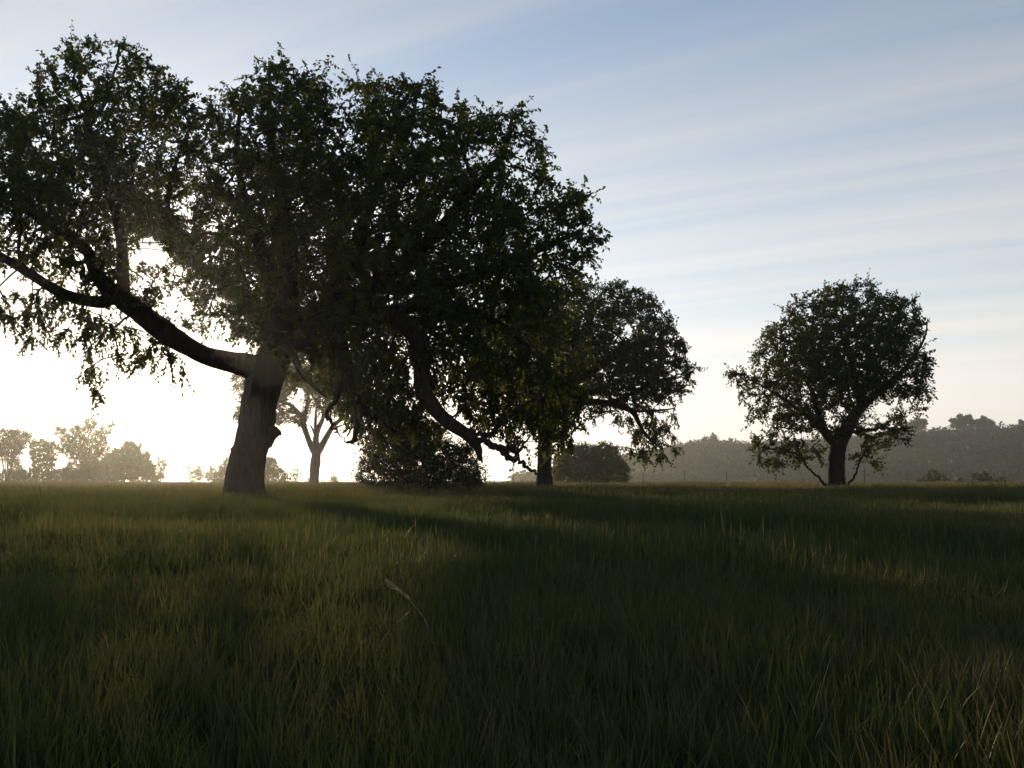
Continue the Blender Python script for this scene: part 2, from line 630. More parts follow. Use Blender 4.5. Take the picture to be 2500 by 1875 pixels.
    nrad = np.concatenate([pp[attach_from if k == 0 else 1:, 3] for k, pp in enumerate(paths)])
    L0 = len(nodes)
    plen = np.zeros(L0)
    order = np.argsort(((keep[:, None, :] - nodes[None, :, :]) ** 2).sum(2).min(1)) if len(keep) * L0 < 4e6 else np.arange(len(keep))
    keep = keep[order]
    par = np.full(L0, -1)
    for p in keep:
        v = nodes - p
        dist = np.sqrt((v * v).sum(1)) + 0.25 * plen + np.where(v[:, 2] > 0.6, 0.5 * v[:, 2], 0)
        j = int(np.argmin(dist))
        mid = nodes[j] * 0.5 + p * 0.5 + rng.normal(0, 0.08, 3) * np.linalg.norm(nodes[j] - p)
        mid[2] += 0.06 * np.linalg.norm(nodes[j] - p)
        l1 = plen[j] + np.linalg.norm(mid - nodes[j])
        nodes = np.vstack([nodes, mid, p])
        par = np.append(par, [j, len(nodes) - 2])
        plen = np.append(plen, [l1, l1 + np.linalg.norm(p - mid)])
    cnt = np.zeros(len(nodes))
    cnt[L0 + 1::2] = 1
    for i in range(len(nodes) - 1, L0 - 1, -1):
        if par[i] >= 0:
            cnt[par[i]] += cnt[i]
    rad = twig * np.sqrt(np.maximum(cnt, 1))
    rad[:L0] = np.minimum(nrad, 1e9)
    mb = MB()
    for i in range(L0, len(nodes)):
        j = par[i]
        r0 = min(rad[j], rad[i] * 1.25) if j < L0 else min(rad[j], rad[i] * 1.2)
        a, b = nodes[j], nodes[i]
        mdl = (a + b) / 2 + rng.normal(0, 0.05, 3) * np.linalg.norm(b - a)
        mb.tube(np.array([a, mdl, b]), np.array([r0, (r0 + rad[i]) / 2, rad[i]]), 5, 0, None, False)
    if len(keep):
        tag(mb.build('branches', bark, root, True, base), kind='stuff')
    # leafy shoots
    ci = np.repeat(np.arange(len(keep)), shoots * 3)
    cn = L0 + 1 + 2 * ci
    tt = rng.uniform(0.35, 1.0, len(ci))[:, None]
    pm, pc = nodes[cn - 1], nodes[cn]
    Bp = pm * (1 - tt) + pc * tt
    D = pc - pm
    D /= np.linalg.norm(D, axis=1)[:, None] + 1e-9
    upv = np.full(len(ci), up)
    for h in hng:
        upv = np.where(in_poly(Bp[:, 0], Bp[:, 2], h), -0.75, upv)
    rnd = rng.normal(size=(len(ci), 3))
    rnd /= np.linalg.norm(rnd, axis=1)[:, None]
    D = D * lead + rnd * spread
    D[:, 2] += upv
    D /= np.linalg.norm(D, axis=1)[:, None]
    Ls = rng.uniform(slen[0], slen[1], len(ci))
    bend = rng.normal(0, 0.25, (len(ci), 3))
    bend[:, 2] -= droop
    tip = Bp + D * Ls[:, None] + bend * (Ls * 0.5)[:, None]
    tx, tz = toplane(tip)
    val = in_poly(tx, tz, poly) | (edge_dist(tx, tz, poly) < tol + (rng.random(len(ci)) ** shag[0]) * (slen[1] - 0.2) * shag[1])
    mdp = Bp + D * (Ls * 0.6)[:, None]
    for h in hol:
        val &= ~(in_poly(tx, tz, h) | in_poly(*toplane(mdp), h)) | (rng.random(len(ci)) < 0.18)
    for h, kf in thn:
        val &= ~in_poly(tx, tz, h) | (rng.random(len(ci)) < max(kf, 0.25))
    # first `shoots` valid ones of each clump
    vi = np.where(val)[0]
    rank = np.zeros(len(vi), int)
    last, c = -1, 0
    for k, x in enumerate(ci[vi]):
        c = c + 1 if x == last else 0
        last = x
        rank[k] = c
    lim = np.maximum(2, np.round(shoots * rng.uniform(0.45, 1.35, len(keep)))).astype(int)
    vi = vi[rank < lim[ci[vi]]]
    Bp, D, Ls, bend = Bp[vi], D[vi], Ls[vi], bend[vi]
    ns = len(Bp)

    def at(tv):
        return Bp + D * (Ls * tv)[:, None] + bend * (Ls * 0.5 * tv * tv)[:, None]
    if stems:
        u = np.cross(D, [0.3, 0.2, 1.0])
        u /= np.linalg.norm(u, axis=1)[:, None] + 1e-9
        v = np.cross(D, u)
        rings = []
        for tv, rr in ((0, 0.55), (0.5, 0.4), (1.0, 0.18)):
            c0 = at(np.full(ns, tv))
            for a in (0, 2.094, 4.189):
                rings.append(c0 + (u * math.cos(a) + v * math.sin(a)) * twig * rr)
        V = np.stack(rings, 1).reshape(-1, 3)
        b = np.arange(ns)[:, None] * 9
        fq = [b + np.array([r0 + k, r0 + (k + 1) % 3, r0 + 3 + (k + 1) % 3, r0 + 3 + k]) for r0 in (0, 3) for k in range(3)]
        tag(mesh_np('twigs', V, [np.vstack(fq)], bark, root, False, base), kind='stuff')
    PB, PA = [], []
    for j in range(nleaf):
        tv = np.clip(0.12 + 0.88 * (j + rng.random(ns)) / nleaf, 0, 1)
        p = at(tv)
        r1 = rng.normal(size=(ns, 3))
        A = 0.45 * D + 0.75 * r1 / np.linalg.norm(r1, axis=1)[:, None]
        A[:, 2] -= leaf_hang
        A /= np.linalg.norm(A, axis=1)[:, None]
        PB.append(p + A * 0.01)
        PA.append(A)
    PB, PA = np.vstack(PB), np.vstack(PA)
    Ln = rng.uniform(leaf[0], leaf[1], len(PB))
    V, fq = leaves_np(PB, PA, Ln, Ln * lw * rng.uniform(0.8, 1.15, len(PB)), rng, shape)
    mesh_np('crown', V, [fq], mat, root, False, base)
    print(name, 'clumps', len(keep), 'shoots', ns, 'leaves', len(PB))
    return root


# ---- the great tree on the left
BIG = [(-190, 700), (-230, 560), (-200, 430), (-120, 330), (-60, 290), (0, 272), (55, 265), (78, 300), (92, 270), (90, 238), (112, 225), (80, 182), (105, 165), (105, 126), (127, 128), (141, 148),
       (150, 113), (168, 92), (192, 110), (231, 101), (250, 122), (262, 137), (271, 117), (304, 104), (325, 113), (360, 122), (336, 136), (327, 165), (350, 182), (394, 164),
       (380, 202), (401, 222), (420, 209), (434, 227), (452, 224), (481, 240), (517, 249), (545, 268), (559, 220), (579, 195), (618, 182), (632, 190), (640, 148), (662, 155), (683, 151),
       (709, 164), (698, 200), (720, 205), (741, 184), (762, 195), (805, 161), (794, 190), (814, 203), (792, 237), (819, 230), (855, 252), (874, 240), (859, 215), (857, 198),
       (881, 208), (917, 198), (939, 230), (950, 245), (972, 250), (957, 227), (962, 198), (986, 181), (1011, 205), (1025, 194), (1044, 187), (1067, 208), (1063, 234),
       (1089, 266), (1109, 256), (1116, 237), (1145, 241), (1150, 272), (1174, 284), (1199, 284), (1228, 277), (1277, 275), (1279, 303), (1275, 335), (1308, 341), (1335, 362),
       (1322, 378), (1342, 400), (1318, 425), (1355, 440), (1353, 458), (1376, 465), (1405, 473), (1434, 463), (1420, 491), (1445, 520), (1460, 545), (1463, 574), (1450, 590),
       (1474, 605), (1456, 624), (1423, 653), (1408, 690), (1425, 730), (1400, 790), (1425, 850), (1440, 920), (1425, 990), (1420, 1030), (1447, 1046), (1412, 1062), (1398, 1095),
       (1330, 1092), (1295, 1062), (1268, 1085), (1240, 1098), (1222, 1062), (1160, 1052), (1110, 1020), (1070, 1040), (1020, 1060), (960, 1060), (900, 1080), (878, 1050), (850, 1030),
       (800, 960), (745, 900), (700, 940), (668, 880), (640, 850), (570, 830), (500, 820), (486, 884), (466, 913), (443, 941), (411, 941), (400, 870), (350, 870), (333, 905),
       (305, 917), (284, 964), (243, 978), (225, 970), (192, 921), (188, 890), (228, 874), (184, 858), (129, 838), (98, 811), (84, 822), (48, 846), (31, 775), (0, 786), (-90, 800)]
BIG_LIMBS = [
    [(599, 1194, 49), (606, 1125, 43), (613, 1090, 42), (624, 1040, 44), (632, 985, 43), (646, 925, 44), (664, 880, 42), (690, 840, 34)],
    [(640, 1000, 26), (648, 955, 36), (636, 916, 37), (608, 894, 32), (574, 887, 27), (540, 879, 24), (500, 867, 22), (430, 828, 25), (370, 786, 26), (320, 748, 25), (285, 722, 22), (240, 738, 15), (150, 715, 13), (60, 660, 12), (0, 625, 10), (-80, 580, 8), (-150, 540, 5)],
    [(295, 728, 20, 0), (255, 700, 19, 0.2), (215, 655, 17, 0.5), (180, 590, 13, 0.8), (120, 555, 10, 1.1), (60, 520, 8, 1.4), (-20, 470, 5, 1.6)],
    [(300, 730, 17, 0), (303, 680, 15, -0.1), (304, 600, 13, -0.2), (290, 520, 11, -0.3), (262, 430, 9, -0.3), (225, 320, 7, -0.2), (205, 250, 5, 0), (180, 190, 3, 0)],
    [(225, 320, 6, -0.2), (265, 270, 5, -0.4), (300, 180, 3, -0.5), (310, 125, 2, -0.5)],
    [(680, 870, 28, 0.2), (620, 770, 22, 0.7), (545, 690, 16, 1.2), (470, 640, 12, 1.5), (410, 602, 10, 1.6), (375, 560, 8, 1.5), (368, 500, 7, 1.4), (380, 420, 6, 1.2), (420, 320, 4, 1.0), (450, 250, 2, 1)],
    [(690, 850, 30, -0.2), (715, 760, 25, -0.6), (725, 640, 20, -0.9), (705, 500, 15, -1.0), (680, 380, 10, -0.9), (672, 270, 6, -0.7), (668, 180, 3, -0.5)],
    [(690, 850, 30, 0.2), (770, 760, 27, 0.6), (840, 630, 21, 1.0), (880, 500, 16, 1.2), (930, 380, 11, 1.2), (985, 290, 7, 1.0), (1010, 215, 3, 0.9)],
    [(770, 760, 24, 0.6), (900, 700, 21, 0.2), (1040, 600, 16, -0.2), (1150, 480, 11, -0.4), (1225, 390, 8, -0.4), (1250, 300, 4, -0.3)],
    [(900, 700, 19, 0.2), (1060, 680, 17, 0.9), (1200, 640, 13, 1.2), (1330, 580, 9, 1.2), (1430, 540, 4, 1.0)],
    [(700, 850, 30, -0.4), (830, 800, 25, -1.4), (960, 800, 22, -2.0), (1030, 845, 20, -2.2), (1046, 905, 19, -2.3), (1050, 970, 18, -2.3), (1072, 1005, 17, -2.3), (1105, 1040, 15, -2.3), (1150, 1072, 13, -2.3), (1172, 1098, 10, -2.3), (1178, 1118, 6, -2.3), (1184, 1133, 1.5, -2.3)],
    [(1140, 1068, 9, -2.3), (1170, 1070, 7, -2.3), (1200, 1068, 6, -2.3), (1222, 1050, 5, -2.3), (1255, 1020, 4, -2.4), (1300, 990, 3, -2.5)],
    [(1160, 1083, 9, -2.3), (1190, 1086, 8, -2.3), (1215, 1096, 8, -2.3), (1236, 1112, 7.5, -2.3), (1245, 1126, 6, -2.3), (1272, 1131, 5, -2.3), (1284, 1146, 4, -2.3), (1312, 1158, 3, -2.3)],
    [(1230, 1106, 7, -2.3), (1250, 1100, 6, -2.3), (1262, 1110, 5, -2.3), (1275, 1093, 2.5, -2.3), (1292, 1073, 2, -2.3)],
    [(800, 810, 22, -1.0), (850, 850, 18, -1.6), (866, 900, 16, -1.8), (880, 955, 13, -1.9), (900, 1010, 10, -1.9), (893, 1070, 6, -1.9), (890, 1083, 5, -1.9), (873, 1087, 3, -1.9)],
    [(868, 945, 8, -1.8), (838, 1000, 6, -2.0), (834, 1035, 5, -2.0), (850, 1053, 3, -2.0), (865, 1082, 1.2, -2.0)],
    [(895, 1000, 8, -1.9), (925, 1022, 7, -1.8), (950, 1036, 6, -1.7), (985, 1060, 3, -1.5)],
    [(700, 850, 20, -0.4), (745, 885, 9, -1.4), (765, 925, 6, -1.7), (800, 960, 4, -1.9), (830, 985, 2, -2.0)],
    [(900, 800, 18, -1.5), (1080, 760, 13, -1.2), (1220, 800, 9, -0.6), (1310, 870, 6, 0.0), (1360, 950, 4, 0.2), (1390, 1030, 3, 0.2), (1430, 1050, 1.5, 0.2)],
    [(690, 850, 26, -0.3), (700, 740, 20, -1.6), (660, 600, 13, -1.8), (620, 460, 8, -1.6), (610, 340, 5, -1.2), (620, 240, 2.5, -0.8)],
    [(770, 760, 20, 0.6), (820, 640, 16, 2.0), (1000, 500, 11, 2.6), (1080, 380, 7, 2.4), (1110, 280, 3, 2.0)],
    [(690, 850, 24, 0.5), (685, 815, 18, 2.0), (690, 815, 12, 3.5), (680, 840, 6, 4.8)],  # added rear limb, carries the boughs that shade the right foreground
    [(690, 815, 13, 3.0), (760, 830, 9, 4.2), (830, 860, 5, 5.0)],  # second added rear limb, for the same shading boughs
    [(618, 1072, 40, 0), (640, 1066, 37, 0), (655, 1060, 30, 0), (668, 1057, 20, 0), (680, 1058, 10, 0), (687, 1062, 2, 0)],
]
BIG_HOLES = [
    [(378, 735), (400, 715), (440, 740), (455, 770), (430, 790), (395, 768)],
    [(345, 665), (370, 670), (380, 695), (355, 705)],
    [(340, 575), (365, 572), (395, 605), (415, 640), (385, 660), (350, 635)],
    [(1134, 356), (1160, 352), (1205, 362), (1213, 390), (1190, 398), (1150, 392)],
    [(200, 170), (225, 180), (232, 215), (215, 240), (203, 215)],
    [(225, 262), (243, 258), (240, 300), (226, 308)],
    [(560, 278), (600, 285), (615, 300), (580, 318)],
    [(1080, 1000), (1105, 985), (1150, 1030), (1165, 1046), (1110, 1020)],
    [(735, 955), (770, 945), (830, 1000), (830, 1040), (770, 1000)],
]
BIG_THIN = [
    ([(490, 245), (565, 245), (585, 300), (550, 380), (510, 320)], 0.45), ([(815, 225), (880, 235), (890, 290), (855, 340), (825, 300)], 0.45), ([(1070, 250), (1115, 255), (1120, 330), (1085, 330)], 0.55),
    ([(320, 560), (420, 590), (455, 680), (470, 780), (400, 775), (345, 720), (315, 640)], 0.4),
    ([(-60, 590), (120, 600), (300, 760), (250, 800), (0, 740)], 0.6),
    ([(-200, 600), (60, 560), (300, 560), (540, 700), (560, 830), (450, 960), (200, 990), (0, 820), (-200, 800)], 0.62),
    ([(180, 850), (480, 850), (480, 990), (180, 990)], 0.75),
    ([(320, 300), (560, 300), (620, 480), (560, 620), (450, 560), (330, 450)], 0.6),
    ([(1080, 930), (1250, 900), (1420, 960), (1440, 1100), (1080, 1090)], 0.9),
    ([(1080, 890), (1290, 880), (1290, 980), (1080, 960)], 0.75),
    ([(690, 880), (860, 850), (860, 1000), (690, 960)], 0.95),
    ([(80, 100), (270, 100), (270, 340), (80, 300)], 0.6),
]
BIG_HANG = [[(-200, 740), (60, 690), (280, 745), (560, 900), (560, 1000), (-200, 1000)], [(690, 850), (1440, 850), (1440, 1100), (690, 1100)]]
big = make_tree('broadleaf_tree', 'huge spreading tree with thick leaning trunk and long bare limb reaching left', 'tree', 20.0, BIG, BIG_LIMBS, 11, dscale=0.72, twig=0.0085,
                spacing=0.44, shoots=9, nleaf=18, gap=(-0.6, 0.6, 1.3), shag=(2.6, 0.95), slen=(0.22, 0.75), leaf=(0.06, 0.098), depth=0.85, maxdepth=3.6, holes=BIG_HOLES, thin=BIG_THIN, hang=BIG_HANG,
                inset=0.045, shape=6, trunk_sides=28, rough=0.05, attach_from=30, limb_names={23: 'burl'}, boughs=[(690, 855, 3.3, 0.9, 0.5, 0.9, 130), (800, 850, 3.4, 0.9, 0.5, 0.9, 130), (950, 980, -0.4, 0.7, 0.5, 0.7, 60), (1340, 1000, 0.2, 0.6, 0.4, 0.5, 30)]  # first two: rear boughs added to cast shade on the right foreground grass
                + [(a, b, 0.0, 0.13, 0.13, 0.35, 4) for a, b in ((168, 115), (120, 145), (98, 185), (235, 120), (300, 122), (340, 130), (386, 180), (422, 228), (590, 208), (640, 168), (660, 175), (690, 172), (745, 202), (797, 180), (806, 215), (866, 212),
                                                                    (915, 215), (985, 198), (1000, 225), (1042, 205), (1055, 240), (1130, 256), (1190, 296), (1240, 294), (1268, 300), (1318, 362), (1335, 402), (1345, 450), (1425, 476), (1440, 530), (1458, 605), (60, 285))])

# ---- tree behind it, right of centre
T3 = [(1415, 690), (1433, 684), (1451, 697), (1458, 711), (1472, 690), (1512, 688), (1532, 708), (1557, 702), (1577, 722), (1604, 735), (1617, 762), (1642, 784), (1657, 809), (1675, 831),
      (1684, 847), (1671, 874), (1693, 881), (1706, 896), (1700, 925), (1686, 939), (1687, 961), (1660, 964), (1667, 997), (1653, 1026), (1635, 1033), (1653, 1055), (1664, 1080),
      (1664, 1116), (1642, 1127), (1620, 1120), (1595, 1134), (1559, 1120), (1530, 1109), (1512, 1073), (1530, 1058), (1545, 1042), (1526, 1026), (1505, 1037), (1480, 1024),
      (1436, 1030), (1411, 1026), (1390, 1050), (1340, 1070), (1270, 1040), (1200, 990), (1150, 930), (1130, 850), (1160, 770), (1250, 710), (1340, 685), (1390, 700)]
T3_LIMBS = [
    [(1328, 1192, 24), (1329, 1160, 19), (1330, 1100, 17.5), (1333, 1040, 17), (1337, 990, 16), (1342, 940, 14)],
    [(1337, 975, 13), (1325, 890, 11, 0.5), (1300, 810, 8, 0.9), (1290, 740, 4, 1.0)],
    [(1342, 950, 13), (1385, 880, 11, -0.4), (1430, 800, 8, -0.7), (1460, 740, 4, -0.8)],
    [(1342, 960, 12), (1420, 920, 10, 0.6), (1510, 860, 8, 1.0), (1590, 810, 4, 1.0)],
    [(1340, 1000, 11), (1405, 985, 9, -0.6), (1480, 988, 8, -0.9), (1534, 1006, 7, -1.0), (1555, 1040, 5, -1.0), (1570, 1065, 4, -1.0), (1610, 1100, 2, -1.0)],
    [(1480, 988, 6, -0.9), (1545, 960, 5, -0.5), (1620, 930, 3, -0.3), (1680, 905, 1.5, -0.2)],
    [(1336, 1000, 10), (1280, 960, 8, -0.8), (1220, 930, 5, -1.2), (1170, 900, 3, -1.4)],
    [(1534, 1006, 4, -1.0), (1584, 1008, 3, -0.9), (1640, 1000, 1.5, -0.8)],
]
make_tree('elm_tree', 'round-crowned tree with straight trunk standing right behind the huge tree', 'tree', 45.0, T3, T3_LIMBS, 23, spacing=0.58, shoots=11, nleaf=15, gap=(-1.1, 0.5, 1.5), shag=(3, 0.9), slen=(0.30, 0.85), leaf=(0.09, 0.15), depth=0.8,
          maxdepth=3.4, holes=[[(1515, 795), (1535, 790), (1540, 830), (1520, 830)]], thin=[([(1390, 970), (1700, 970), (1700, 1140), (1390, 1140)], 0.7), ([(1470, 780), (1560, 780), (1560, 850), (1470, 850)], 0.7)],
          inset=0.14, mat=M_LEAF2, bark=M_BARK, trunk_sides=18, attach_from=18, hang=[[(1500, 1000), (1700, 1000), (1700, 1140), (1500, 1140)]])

# ---- lone tree on the right


def z6(pts):
    return [(1700 + a / 2.765, 650 + b / 2.765) for a, b in pts]


T4 = z6([(395, 1150), (460, 1128), (540, 1150), (450, 1085), (360, 1072), (420, 1050), (390, 1020), (320, 972), (400, 950), (330, 912), (350, 890), (282, 862), (310, 822), (220, 740), (260, 705),
         (350, 730), (430, 720), (440, 690), (380, 665), (410, 630), (380, 600), (430, 550), (400, 510), (430, 475), (470, 450), (485, 395), (545, 375), (580, 310), (575, 255), (650, 260),
         (655, 215), (710, 185), (780, 180), (810, 200), (830, 150), (870, 130), (950, 170), (980, 130), (1070, 115), (1160, 95), (1150, 150), (1200, 180), (1280, 200), (1350, 220),
         (1360, 180), (1430, 230), (1510, 260), (1520, 320), (1560, 380), (1575, 430), (1540, 510), (1530, 560), (1590, 610), (1600, 650), (1570, 740), (1510, 780), (1560, 830),
         (1560, 880), (1585, 930), (1530, 975), (1490, 910), (1440, 890), (1380, 920), (1320, 920), (1250, 930), (1190, 960), (1130, 1000), (1110, 1060), (1200, 1040), (1290, 1012),
         (1405, 995), (1385, 1060), (1460, 1040), (1440, 1150), (1440, 1185), (1370, 1200), (1280, 1220), (1200, 1290), (1270, 1370), (1150, 1370), (1080, 1360), (1030, 1290), (1000, 1200),
         (960, 1120), (880, 1180), (850, 1300), (870, 1380), (800, 1340), (700, 1330), (620, 1370), (520, 1370), (440, 1330), (400, 1260), (400, 1200)])


def z6l(rows):
    return [(1700 + r[0] / 2.765, 650 + r[1] / 2.765, r[2] / 2.765, *(r[3:])) for r in rows]


T4_LIMBS = [z6l(x) for x in [
    [(948, 1505, 66), (946, 1440, 56), (946, 1350, 54), (952, 1270, 55), (962, 1200, 58), (975, 1160, 55)],
    [(970, 1190, 46), (1010, 1110, 44, -.1), (1050, 1020, 38, -.2), (1105, 940, 34, -.2), (1085, 820, 24, 0), (1065, 680, 18, .2), (1040, 520, 12, .3), (1010, 380, 8, .3), (1000, 260, 4, .3)],
    [(1090, 960, 30, -.2), (1180, 870, 26, -.5), (1300, 770, 18, -.8), (1400, 640, 12, -1.), (1480, 500, 7, -1.), (1500, 380, 3, -1.)],
    [(1100, 900, 24, -.2), (1170, 760, 18, .6), (1250, 600, 13, 1.1), (1300, 450, 8, 1.3), (1310, 320, 4, 1.3)],
    [(940, 1200, 36), (880, 1120, 30, .2), (850, 1010, 24, .4), (825, 900, 20, .5), (790, 800, 14, .6), (720, 680, 10, .6), (660, 540, 7, .5), (640, 400, 4, .4)],
    [(900, 1160, 28, 0), (800, 1080, 22, -.6), (680, 1000, 16, -.9), (560, 920, 11, -1.1), (430, 840, 7, -1.2), (310, 780, 3, -1.2)],
    [(840, 960, 18, .4), (920, 850, 14, 1.), (900, 700, 10, 1.4), (860, 520, 7, 1.5), (850, 340, 4, 1.4)],
    [(1090, 1000, 14, -.2), (1000, 900, 10, -.8), (960, 760, 8, -1.1), (940, 600, 6, -1.2)],
    [(1000, 1130, 16, -.1), (1110, 1110, 11, -.5), (1230, 1100, 8, -.7), (1350, 1110, 5, -.8), (1420, 1120, 3, -.8)],
    [(905, 1500, 10, .1), (820, 1410, 8, .3), (750, 1340, 7, .4), (700, 1270, 6, .4), (600, 1235, 6, .3), (480, 1230, 4, .2)],
    [(985, 1495, 10, -.2), (1040, 1430, 8, -.4), (1065, 1360, 7, -.5), (1085, 1300, 6, -.5), (1150, 1220, 6, -.5), (1300, 1170, 3, -.4)],
    [(800, 1080, 10, -.6), (680, 1110, 7, -.8), (560, 1100, 5, -.9), (450, 1080, 3, -.9)],
]]
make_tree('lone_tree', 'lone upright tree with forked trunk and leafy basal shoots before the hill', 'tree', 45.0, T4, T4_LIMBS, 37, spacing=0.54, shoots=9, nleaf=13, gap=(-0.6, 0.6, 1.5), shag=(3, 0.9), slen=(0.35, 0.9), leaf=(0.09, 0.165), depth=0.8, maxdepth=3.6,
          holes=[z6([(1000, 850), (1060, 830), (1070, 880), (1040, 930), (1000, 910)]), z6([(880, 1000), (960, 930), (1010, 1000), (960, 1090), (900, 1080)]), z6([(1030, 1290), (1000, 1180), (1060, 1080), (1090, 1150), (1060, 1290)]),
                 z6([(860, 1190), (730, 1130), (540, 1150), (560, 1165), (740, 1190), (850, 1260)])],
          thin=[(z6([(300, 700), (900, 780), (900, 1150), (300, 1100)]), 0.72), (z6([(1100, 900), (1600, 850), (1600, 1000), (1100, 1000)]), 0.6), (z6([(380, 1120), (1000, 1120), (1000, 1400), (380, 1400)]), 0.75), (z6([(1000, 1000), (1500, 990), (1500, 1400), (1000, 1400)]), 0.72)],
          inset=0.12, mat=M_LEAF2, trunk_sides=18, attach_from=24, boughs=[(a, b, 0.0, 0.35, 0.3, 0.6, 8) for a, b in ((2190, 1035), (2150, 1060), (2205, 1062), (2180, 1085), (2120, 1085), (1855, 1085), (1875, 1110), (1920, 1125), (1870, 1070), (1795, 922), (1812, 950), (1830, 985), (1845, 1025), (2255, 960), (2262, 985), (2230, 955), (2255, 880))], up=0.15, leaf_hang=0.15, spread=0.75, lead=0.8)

# ---- slim hazy tree seen past the great trunk
T2 = [(562, 922), (585, 890), (650, 860), (720, 840), (800, 835), (870, 860), (895, 910), (885, 960), (862, 1005), (845, 1035), (815, 1025), (790, 1010), (745, 1045), (725, 1040), (690, 1035), (660, 1050), (625, 1045), (590, 1035), (565, 1030), (575, 990)]
T2_LIMBS = [
    [(766, 1186, 12), (768, 1150, 11.5), (771, 1120, 12), (773, 1098, 11)],
    [(768, 1105, 8), (758, 1085, 7.5), (743, 1048, 7, .2), (734, 1018, 6, .3), (715, 995, 5, .4), (694, 983, 4, .5), (650, 975, 3, .6), (600, 985, 1.5, .7)],
    [(738, 1018, 4.5, .3), (752, 981, 4, .2), (747, 952, 3.2, .1), (726, 932, 2.5, 0), (700, 890, 1.5, -.1)],
    [(773, 1100, 8), (774, 1060, 7, -.2), (790, 1022, 5, -.4), (788, 1000, 4, -.4), (766, 966, 3, -.5), (750, 930, 2, -.5), (735, 880, 1.2, -.5)],
    [(792, 1019, 4, -.4), (815, 985, 3, -.6), (830, 930, 2, -.7), (830, 870, 1, -.7)],
    [(778, 1102, 9), (795, 1068, 7, .3), (812, 1038, 6, .5), (838, 1015, 4, .7), (860, 985, 3, .8), (870, 920, 1.5, .8)],
    [(774, 1065, 5, -.2), (770, 1035, 4, 0), (771, 1000, 3, .2), (780, 950, 2, .4), (800, 880, 1.2, .5)],
    [(806, 1048, 4, .4), (820, 1043, 3, .2), (845, 1035, 1.5, 0)],
    [(772, 1068, 4, -.1), (764, 1045, 2.5, -.4), (760, 1038, 1.2, -.5)],
]
make_tree('slender_tree', 'slim hazy tree with forking grey trunk seen between the great trunk and the bush', 'tree', 84.0, T2, T2_LIMBS, 41, spacing=0.66, shoots=10, nleaf=12, slen=(0.4, 1.0), leaf=(0.13, 0.20), depth=0.8, maxdepth=2.5,
          thin=[([(560, 960), (900, 960), (900, 1060), (560, 1060)], 0.85)], holes=[[(715, 950), (740, 945), (745, 985), (728, 1010), (700, 985)], [(755, 960), (770, 985), (770, 1040), (750, 1040), (760, 990)]],
          inset=0.15, mat=M_LEAF2, bark=M_BARK2, attach_from=20)

# ---- bushes


def bush(name, label, Y, outline, seed, nst=9, base_y=1185, r=4, **kw):
    rng = np.random.default_rng(seed + 900)
    o = np.array(outline, float)
    x0, x1, y0 = o[:, 0].min(), o[:, 0].max(), o[:, 1].min()
    cx, wd = (x0 + x1) / 2, x1 - x0
    limbs = []
    pl = np.array(outline, float)
    k = 0
    while len(limbs) < nst and k < 400:
        k += 1
        tx, ty = rng.uniform(x0, x1), rng.uniform(y0, base_y - 0.25 * (base_y - y0))
        if not in_poly(np.array([tx]), np.array([ty]), pl)[0]:
            continue
        bx = cx + (tx - cx) * 0.35 + rng.normal(0, 0.04) * wd
        by = base_y
        dy = rng.uniform(-0.3, 0.3) * wd * Y / F
        mx_, my_ = bx * 0.45 + tx * 0.55 + rng.normal(0, .02) * wd, by * 0.5 + ty * 0.5
        limbs.append([(bx, by, r, dy * 0.2), (mx_, my_, r * 0.7, dy * 0.6), (tx, ty, r * 0.3, dy)])
    args = dict(gap=(-0.7, 0.7, 1.2), spacing=0.42, shoots=8, nleaf=13, slen=(0.25, 0.6), leaf=(0.06, 0.10), up=0.6, droop=0.1, depth=0.9, maxdepth=2.2, inset=0.08, mat=M_SHRUB, bark=M_BARK2, twig=0.008,
                limb_names={i: 'stem' for i in range(nst)}, leaf_hang=0.1, shag=(2.5, 1.0))
    args.update(kw)
    return make_tree(name, label, args.pop('cat', 'bush'), Y, outline, limbs, seed, **args)


BUSH_A = [(877, 1195), (872, 1160), (880, 1143), (884, 1113), (896, 1090), (915, 1060), (945, 1030), (985, 1005), (1020, 1010), (1055, 1040), (1085, 1062), (1100, 1082), (1118, 1085), (1145, 1093),
          (1150, 1115), (1170, 1120), (1160, 1138), (1188, 1143), (1172, 1158), (1186, 1168), (1168, 1192), (1160, 1198), (1020, 1202)]
bush('cedar_bush', 'wide dark conical bush under the drooping limb of the huge tree', 25.0, BUSH_A, 51, nst=12, base_y=1196, r=4, spacing=0.24, shoots=13, nleaf=18, slen=(0.2, 0.62), leaf=(0.042, 0.075), lw=0.5, mat=M_CEDAR, bark=M_BARK,
     spread=0.7, lead=0.9, maxdepth=1.5, twig=0.006, gap=(-1.0, 0.6, 0.8))
BUSH_B = [(1345, 1185), (1349, 1140), (1352, 1112), (1375, 1095), (1415, 1086), (1454, 1094), (1476, 1080), (1490, 1090), (1505, 1092), (1519, 1115), (1530, 1138), (1538, 1156), (1530, 1182)]
bush('round_bush', 'rounded hazy bush just right of the straight tree trunk', 95.0, BUSH_B, 52, nst=10, base_y=1185, r=1.6, spacing=0.50, shoots=11, nleaf=13, slen=(0.35, 0.95), leaf=(0.11, 0.18))
BUSH_C = [(520, 1184), (524, 1160), (540, 1135), (560, 1115), (590, 1105), (630, 1108), (652, 1116), (668, 1122), (685, 1138), (700, 1158), (708, 1184)]
bush('round_bush', 'hazy rounded bush showing on both sides of the thick leaning trunk', 125.0, BUSH_C, 53, nst=10, base_y=1184, r=1.6, spacing=0.62, shoots=11, nleaf=12, slen=(0.45, 1.1), leaf=(0.15, 0.22))
